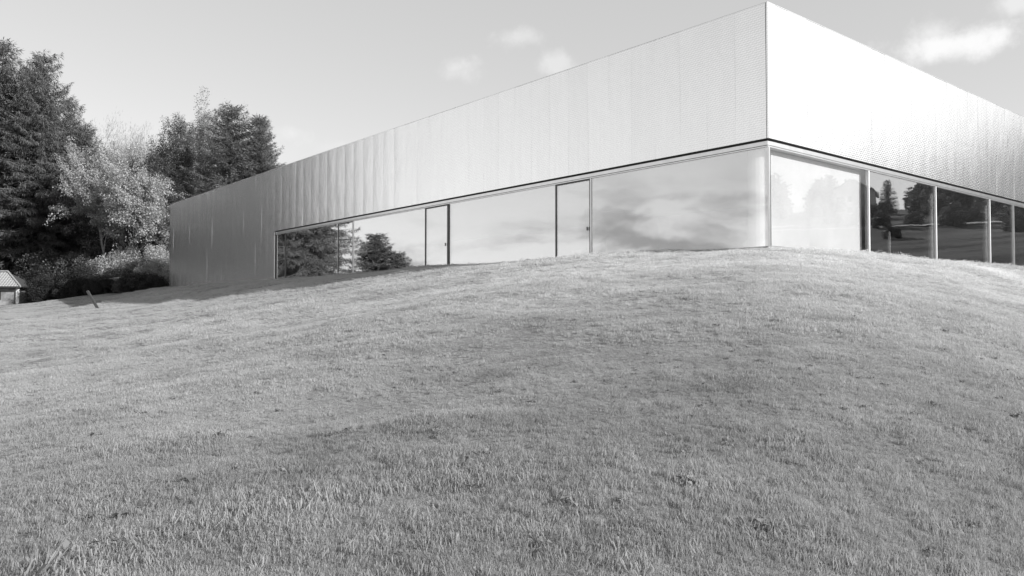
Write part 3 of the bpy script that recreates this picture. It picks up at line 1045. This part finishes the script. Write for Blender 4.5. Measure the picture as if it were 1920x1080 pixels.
    for k, x, y, s, rz, lb in (
            (0, -44.2, 74.6, 1.15, 0.0, 'large dark bush right behind the tiled shed'), (1, -41.8, 72.6, 1.1, 1.0, 'dark rounded bush next to the shed wall'),
            (0, -39.4, 72.0, 1.0, 2.0, 'dark bush in the shade in the middle of the hedge'), (1, -38.2, 70.4, 0.8, 3.0, 'low dark bush just below the concrete garden wall'),
            (2, -46.5, 78.5, 1.7, 0.5, 'tall grey leafy shrub overhanging the dark hedge'), (2, -42.6, 76.2, 1.6, 2.5, 'grey leafy shrub between the hedge and the spruces'),
            (2, -32.9, 68.4, (1.15, 1.0, 0.62), 4.0, 'grey feathery shrub between the garden wall and the hall end'), (1, -30.6, 67.2, (0.9, 0.8, 0.6), 5.0, 'small dark shrub at the foot of the metal end wall'),
            (0, -36.6, 72.9, 0.85, 1.4, 'dark bush standing behind the concrete garden wall'), (1, -34.4, 69.6, 0.62, 2.9, 'small dark shrub under the bright autumn tree'),
            (0, -42.4, 71.6, 0.8, 0.7, 'flat dark bush between the shed and the leaning stake'), (1, -36.4, 69.8, 0.75, 4.4, 'flat dark bush at the near foot of the garden wall'),
            (1, -40.2, 70.6, 0.85, 5.4, 'flat dark bush behind the leaning stake'), (1, -32.2, 67.6, 0.8, 3.6, 'flat dark bush touching the corner of the metal wall'),
            (3, -36.8, 74.6, 1.15, 0.4, 'pale leafy shrub under the autumn tree crown'), (3, -33.0, 72.6, 1.1, 1.9, 'pale leafy shrub hugging the end wall of the hall'),
            (3, -39.2, 74.8, 0.95, 3.1, 'pale leafy shrub in front of the autumn tree trunk')):
        plant('bush', lb, 'bush', bu[k], x, y, rz, s, None, ('stem', 'foliage'))
    bk = bush_meshes(36, 4.2, 3.0, 7.5, 'leaf_dark', 14000, 0.24, 36)
    for x, y, s_, rz, lb in ((-53.0, 93.5, 1.05, 0.0, 'tall dark thicket at the foot of the tallest spruces'), (-47.2, 91.5, 1.0, 1.1, 'dark thicket behind the grey leafy shrub'),
                             (-41.6, 90.0, 1.1, 2.3, 'dark thicket showing between the trunks of the autumn tree'), (-36.6, 88.5, 1.05, 3.3, 'dark thicket at the foot of the birch'),
                             (-31.5, 88.0, 1.0, 4.0, 'dark thicket hidden behind the end wall of the hall')):
        plant('thicket', lb, 'thicket', bk, x, y, rz, s_, None, ('stem', 'foliage'))
    # the hillside opposite the sunlit side, seen mirrored in its glass
    cy = spruce_meshes(15, 8.0, 1.5, 0.1, 0.2, 1.1, 'spruce', 0.02, 0.45)
    plant('cypress_tree', 'dark columnar conifer beside the hillside house, mirrored in the glass', 'tree', cy, 175.6, 71.0, 0.0)
    hb = [bush_meshes(35, 4.6, 4.2, 9.0, 'leaf_dark', 12000, 0.55, 40), bush_meshes(34, 4.0, 3.0, 5.0, 'leaf_dark', 7000, 0.35)]
    g = 'trees on the hillside opposite, mirrored in the glass and metal'
    for k, (x, y, s) in enumerate(((173.5, 78.5, 0.9), (172.0, 84.5, 1.2), (170.0, 90.5, 1.4), (168.0, 97.0, 1.75), (165.0, 104.0, 2.0), (161.0, 112.0, 2.1),
                                   (158.0, 121.0, 2.2), (150.0, 131.0, 2.2), (178.0, 58.0, 1.0), (181.0, 46.0, 1.1), (182.0, 30.0, 1.0))):
        plant('hillside_tree', 'dark round tree in the row along the opposite hillside', 'tree', hb[0], x, y, k * 1.3, s, g, ('trunk', 'crown'))
    for k, (x, y, s) in enumerate(((150.0, 60.0, 0.6), (146.0, 72.0, 0.7), (140.0, 80.0, 0.8), (128.0, 62.0, 0.5), (120.0, 75.0, 0.7),
                                  (110.0, 52.0, 0.45), (104.0, 60.0, 0.6), (113.0, 66.0, 0.4), (98.0, 50.0, 0.35), (92.0, 63.0, 0.45), (136.0, 55.0, 0.6), (143.0, 52.0, 0.5), (133.0, 90.0, 0.8), (118.0, 96.0, 0.7), (86.0, 72.0, 0.45), (156.0, 84.0, 0.7), (160.0, 66.0, 0.5))):
        plant('hillside_bush', 'dark bush on the terraces of the opposite hillside', 'bush', hb[1], x, y, k * 2.1, s, 'bushes on the terraces opposite', ('stem', 'foliage'))


build_trees()


# ------------------------------------------------------------------ garden shed, wall, post
def build_shed():
    x0, y0 = -45.1, 71.4
    z0 = float(ground_z(x0 - 1.5, y0 + 0.8)) - 0.12
    s = empty('garden_shed', (x0, y0, z0), R(8))
    tag(s, 'small garden shed with tiled roof and pale corner post', 'shed')
    W, D, He, Hr = 4.6, 3.6, 1.72, 3.2
    wl = MB().box(-W, -0.18, 0.12, D, -0.3, He)
    wl.build('wall', M['shedwall'], s)
    MB().box(-0.17, 0.06, -0.05, 0.18, -0.3, He - 0.002).build('corner_post', M['plaster'], s, 0.01)
    MB().box(-2.6, -1.5, 0.085, 0.118, 0.55, 1.35).build('window', M['pane'], s)
    MB().box(-W - 0.3, 0.32, -0.42, -0.30, He - 0.04, He + 0.08).build('eaves_board', M['timber'], s)
    # roof deck: two slopes with a hipped end
    o = 0.35
    e = [(-W - o, -o, He), (o, -o, He), (o, D + o, He), (-W - o, D + o, He)]
    r0, r1 = (-W - o, D / 2, Hr), (-1.75, D / 2, Hr)
    deck = MB().add(e + [r0, r1], [(0, 1, 5, 4), (1, 2, 5), (2, 3, 4, 5), (3, 0, 4), (3, 2, 1, 0)])
    rf = deck.build('roof', M['timber'], s)
    # tiles as courses of separate pieces on the slope towards the lawn and on the hip
    sl = math.hypot(D / 2 + o, Hr - He)
    ang = math.atan2(Hr - He, D / 2 + o)
    tile = MB().prism([(-0.115, 0.0), (-0.06, 0.045), (0.06, 0.045), (0.115, 0.0), (0.10, -0.012), (-0.10, -0.012)], 0.0, 0.36).mesh('roof_tile', M['tile'])
    nrow = int(sl / 0.30)
    for i in range(nrow):
        lo = i * 0.30
        xe = o - (lo + 0.15) / sl * (1.75 + o)
        x = -2.9
        while x < xe - 0.08:
            tl = bpy.data.objects.new('roof_tile', tile)
            link(tl, rf)
            tl.location = (x, -o + lo * math.cos(ang), He + 0.028 + lo * math.sin(ang))
            tl.rotation_euler = (ang - 0.05, 0, 0)
            x += 0.245
    # ridge roll along the hip
    MB().tube([(o, -o, He + 0.06), r1[:2] + (Hr + 0.06,)], [0.09, 0.09], 7).build('hip_ridge', M['tile'], rf)
    MB().tube([r1[:2] + (Hr + 0.06,), r0[:2] + (Hr + 0.06,)], [0.09, 0.09], 7).build('ridge', M['tile'], rf)


build_shed()


def build_small():
    # low garden wall seen between the shrubs
    w = empty('garden_wall', (-36.2, 71.2, float(ground_z(-36.2, 71.2)) - 0.2), R(4))
    tag(w, 'low pale concrete garden wall with coping between dark shrubs', 'wall')
    MB().prism([(-1.7, 0), (1.8, 0), (1.8, 1.66), (-1.7, 1.38)], -0.12, 0.12).build('wall', M['plinth'], w)
    MB().prism([(-1.74, 1.384), (1.84, 1.664), (1.84, 1.744), (-1.74, 1.464)], -0.17, 0.17).build('coping', M['plaster'], w)
    # leaning stake on the lawn
    x, y = -24.0, 45.5
    zg = float(ground_z(x, y))
    st = MB()
    a, b = Vector((x, y, zg - 0.15)), Vector((x - 0.78, y + 0.15, zg + 1.02))
    d = (b - a).normalized()
    px = Vector((0, 1, 0)).cross(d).normalized() * 0.065
    py = d.cross(px).normalized() * 0.065
    vs = [a + px * i + py * j for i, j in ((-1, -1), (1, -1), (1, 1), (-1, 1))] + [b + px * i * .9 + py * j * .9 for i, j in ((-1, -1), (1, -1), (1, 1), (-1, 1))]
    vs.append(b + d * 0.03)
    st.add(vs, [(3, 2, 1, 0), (0, 1, 5, 4), (1, 2, 6, 5), (2, 3, 7, 6), (3, 0, 4, 7), (4, 5, 8), (5, 6, 8), (6, 7, 8), (7, 4, 8)])
    tag(st.build('wooden_stake', M['timber']), 'leaning dark wooden stake stuck in the lawn by the shade line', 'stake')


build_small()


# ------------------------------------------------------------------ hillside house and track (mirrored in the glass of the sunlit side)
def build_hillside():
    x, y = 180.5, 64.5
    zg = float(ground_z(x, y))
    h = empty('hillside_house', (x, y, zg - 0.4), R(-74))
    tag(h, 'plain house with dark pitched roof on the opposite hillside, mirrored in the glass', 'house')
    W, D, He, Hr = 10.0, 9.0, 5.4, 8.6
    MB().box(-W / 2, W / 2, -D / 2, D / 2, -1, He).build('wall', M['housewall'], h)
    MB().prism([(-W / 2, He), (W / 2, He), (0, Hr - 0.25)], -D / 2 + .01, D / 2 - .01).build('gable', M['housewall'], h)
    rf = MB().prism([(-W / 2 - .7, He - .35), (-W / 2 - .7, He - .1), (0, Hr + .1), (W / 2 + .7, He - .1), (W / 2 + .7, He - .35), (0, Hr - .2)], -D / 2 - .6, D / 2 + .6).build('roof', M['houseroof'], h)
    MB().box(1.2, 1.9, -0.4, 0.4, Hr - 1.2, Hr + .7).build('chimney', M['housewall'], rf)
    for sx in (-2.6, 0.0, 2.6):
        for zz in (0.9, 3.3):
            for yy in (-1, 1):
                wn = MB().box(sx - .55, sx + .55, yy * (D / 2) - .03, yy * (D / 2) + .03, zz, zz + 1.4).build('window', M['pane'], h)
                MB().box(sx - .65, sx + .65, yy * (D / 2) - .09, yy * (D / 2) + .09, zz - .12, zz - .005).build('sill', M['white'], wn)
    # gravel tracks following the terraces
    for k, (q0, wd) in enumerate(((96.0, 2.2), (131.0, 3.0))):
        V, F = [], []
        ys = np.linspace(-60, 190, 126)
        for i, yy in enumerate(ys):
            xx = (q0 + 21.0 - 0.275 * yy) / 0.96 + 5.0 * math.sin(yy * 0.045 + k) - 0.10 * (yy - 60)
            for s in (-1, 1):
                V.append((xx + s * wd / 2, yy, float(ground_z(xx + s * wd / 2, yy)) + 0.10))
            if i:
                F.append((2 * i - 2, 2 * i - 1, 2 * i + 1, 2 * i))
        o = MB().add(V, F).build('path', M['road'])
        o['kind'] = 'structure'


build_hillside()


# ------------------------------------------------------------------ grass
def tuft_mesh(seed, n, rad, h, w):
    g = rng(seed)
    V, F = [], []
    for i in range(n):
        a, r = g.uniform(0, 6.28), rad * math.sqrt(g.random())
        bx, by = math.cos(a) * r, math.sin(a) * r
        hh = h * g.uniform(0.45, 1.15)
        la, lb = g.uniform(0, 6.28), hh * abs(g.normal(0.65, 0.6))
        dx, dy = math.cos(la), math.sin(la)
        fa = g.uniform(0, 6.28)
        sx, sy = math.cos(fa) * w / 2 * g.uniform(.7, 1.3), math.sin(fa) * w / 2
        o = len(V)
        V += [(bx - sx, by - sy, -0.01), (bx + sx, by + sy, -0.01),
              (bx + dx * lb * .35 - sx * .8, by + dy * lb * .35 - sy * .8, hh * .62), (bx + dx * lb * .35 + sx * .8, by + dy * lb * .35 + sy * .8, hh * .62),
              (bx + dx * lb, by + dy * lb, hh * (1 - 0.38 * min(1, lb / hh)))]
        F += [(o, o + 1, o + 3, o + 2), (o + 2, o + 3, o + 4)]
    me = bpy.data.meshes.new('grass_tuft')
    me.from_pydata(V, [], F)
    me.materials.append(M['grass'])
    me.update()
    return me


def weed_mesh(seed):
    """low rosette of broad leaves among the grass"""
    g = rng(seed)
    V, F = [], []
    for i in range(16):
        a = g.uniform(0, 6.28)
        bx, by = g.normal(0, 0.02, 2)
        L, w, h = g.uniform(0.02, 0.042), g.uniform(0.006, 0.011), g.uniform(0.008, 0.026)
        dx, dy = math.cos(a), math.sin(a)
        o = len(V)
        V += [(bx, by, 0.0), (bx + dx * L * .5 - dy * w, by + dy * L * .5 + dx * w, h), (bx + dx * L, by + dy * L, h * .7), (bx + dx * L * .5 + dy * w, by + dy * L * .5 - dx * w, h)]
        F.append((o, o + 1, o + 2, o + 3))
    me = bpy.data.meshes.new('weed')
    me.from_pydata(V, [], F)
    me.materials.append(M['leaf_mid'])
    me.update()
    return me


def litter_mesh(seed):
    """a few dry fallen leaves and clippings"""
    g = rng(seed)
    n = 5
    c = np.c_[g.normal(0, 0.06, n), g.normal(0, 0.06, n), g.uniform(0.016, 0.030, n)]
    Q = cards(c, np.c_[g.normal(0, 1, (n, 2)), g.normal(0, 0.2, n)], np.c_[g.normal(0, .3, (n, 2)), np.ones(n)], g.uniform(0.02, 0.035, n), g.uniform(0.004, 0.010, n), 0.3)
    return quads_mesh('litter', Q, (M['leaf_mid'],))


def scatter(name, label, tufts, pts, scl, seed):
    g = rng(seed)
    n = len(pts)
    me = bpy.data.meshes.new(name)
    me.vertices.add(n)
    me.vertices.foreach_set('co', pts.astype(np.float32).ravel())
    a = me.attributes.new('scl', 'FLOAT', 'POINT')
    a.data.foreach_set('value', scl.astype(np.float32))
    a = me.attributes.new('rot', 'FLOAT_VECTOR', 'POINT')
    rot = np.c_[g.normal(0, 0.16, n), g.normal(0, 0.16, n), g.uniform(0, 6.28, n)]
    a.data.foreach_set('vector', rot.astype(np.float32).ravel())
    a = me.attributes.new('pick', 'INT', 'POINT')
    pick = g.integers(0, len(tufts), n)
    if len(tufts) > 6:                                    # weeds and litter are rare
        pick = g.integers(0, 6, n)
        odd = g.random(n)
        pick = np.where(odd < 0.008, g.integers(6, 8, n), np.where(odd < 0.011, 8, pick))
    a.data.foreach_set('value', pick.astype(np.int32))
    me.materials.append(M['grass'])
    o = link(bpy.data.objects.new(name, me))
    o['kind'] = 'stuff'
    o['label'] = label
    o['category'] = 'grass'
    coll = bpy.data.collections.new(name + '_tufts')
    for i, tm in enumerate(tufts):
        coll.objects.link(bpy.data.objects.new('grass_tuft', tm))
    ng = bpy.data.node_groups.new(name, 'GeometryNodeTree')
    ng.interface.new_socket('Geometry', in_out='INPUT', socket_type='NodeSocketGeometry')
    ng.interface.new_socket('Geometry', in_out='OUTPUT', socket_type='NodeSocketGeometry')
    gi = ng.nodes.new('NodeGroupInput')
    go = ng.nodes.new('NodeGroupOutput')
    ip = ng.nodes.new('GeometryNodeInstanceOnPoints')
    ci = ng.nodes.new('GeometryNodeCollectionInfo')
    ci.inputs['Collection'].default_value = coll
    ci.inputs['Separate Children'].default_value = True
    ci.inputs['Reset Children'].default_value = True
    ip.inputs['Pick Instance'].default_value = True

    def attr(nm, typ):
        q = ng.nodes.new('GeometryNodeInputNamedAttribute')
        q.data_type = typ
        q.inputs[0].default_value = nm
        return q.outputs[0]
    L = ng.links.new
    L(gi.outputs[0], ip.inputs['Points'])
    L(ci.outputs[0], ip.inputs['Instance'])
    L(attr('pick', 'INT'), ip.inputs['Instance Index'])
    e2r = ng.nodes.new('FunctionNodeEulerToRotation')
    L(attr('rot', 'FLOAT_VECTOR'), e2r.inputs[0])
    L(e2r.outputs[0], ip.inputs['Rotation'])
    L(attr('scl', 'FLOAT'), ip.inputs['Scale'])
    L(ip.outputs[0], go.inputs[0])
    md = o.modifiers.new('scatter', 'NODES')
    md.node_group = ng
    return o


def lawn_mask(x, y):
    """true where the lawn carries grass (outside the hall)"""
    tx = (x - C0[0]) * LV[0] + (y - C0[1]) * LV[1]
    rx = (x - C0[0]) * RV[0] + (y - C0[1]) * RV[1]
    return ~((tx > -0.06) & (rx > -0.06))


def build_grass():
    g = rng(77)

    def wedge(d0, d1, per_m2, spread=0.80):
        area = spread * (d1 * d1 - d0 * d0) + 5.0 * (d1 - d0)
        n = int(area * per_m2)
        d = np.sqrt(g.uniform(d0 * d0, d1 * d1, n))
        x = (d * spread + 2.5) * g.uniform(-1, 1, n)
        return x, d
    near = [tuft_mesh(400 + k, 62, 0.055, 0.017 + 0.0022 * k, 0.0024) for k in range(6)] + [weed_mesh(470), weed_mesh(471), litter_mesh(480)]
    mid = [tuft_mesh(420 + k, 52, 0.085, 0.024, 0.0040) for k in range(5)]
    far = [tuft_mesh(440 + k, 56, 0.20, 0.018, 0.008) for k in range(5)]
    for nm, tufts, d0, d1, dens, fi, fo, lb in (('grass', near, 1.8, 11.0, 700, (0, 1), (7.0, 11.0), 'short mown grass blades close to the viewpoint'),
                                        ('grass', mid, 6.5, 24.0, 290, (6.5, 10.5), (17.0, 24.0), 'short mown grass on the middle of the slope'),
                                        ('grass', far, 15.0, 66.0, 52, (15.0, 21.0), (90, 91), 'short mown grass on the upper lawn')):
        x, y = wedge(d0, d1, dens)
        m = lawn_mask(x, y)
        x, y = x[m], y[m]
        c = n_clump(x, y) * 0.5 + n_small(x, y) * 0.5 + 0.5 * n_mid(x, y)
        keep = g.random(len(x)) < np.clip(0.86 + 0.12 * c, 0.45, 1) * smooth(fi[0], fi[1], y) * (1 - smooth(fo[0], fo[1], y))
        x, y, c = x[keep], y[keep], c[keep]
        s = np.clip(0.9 + 0.24 * c + 0.12 * n_big(x, y) + g.normal(0, 0.16, len(x)), 0.4, 1.9)
        s = s * (1 + 0.25 * (1 - smooth(3.5, 7.0, y)))
        s = s * (1 + 0.6 * smooth(0.7, 1.6, n_lush(x, y)) * (1 - smooth(5.0, 11.0, y)))      # uncut lush clumps low on the slope
        P = np.c_[x, y, sheet_z(x, y)]
        scatter(nm, lb, tufts, P, s, int(d0 * 10))


build_grass()
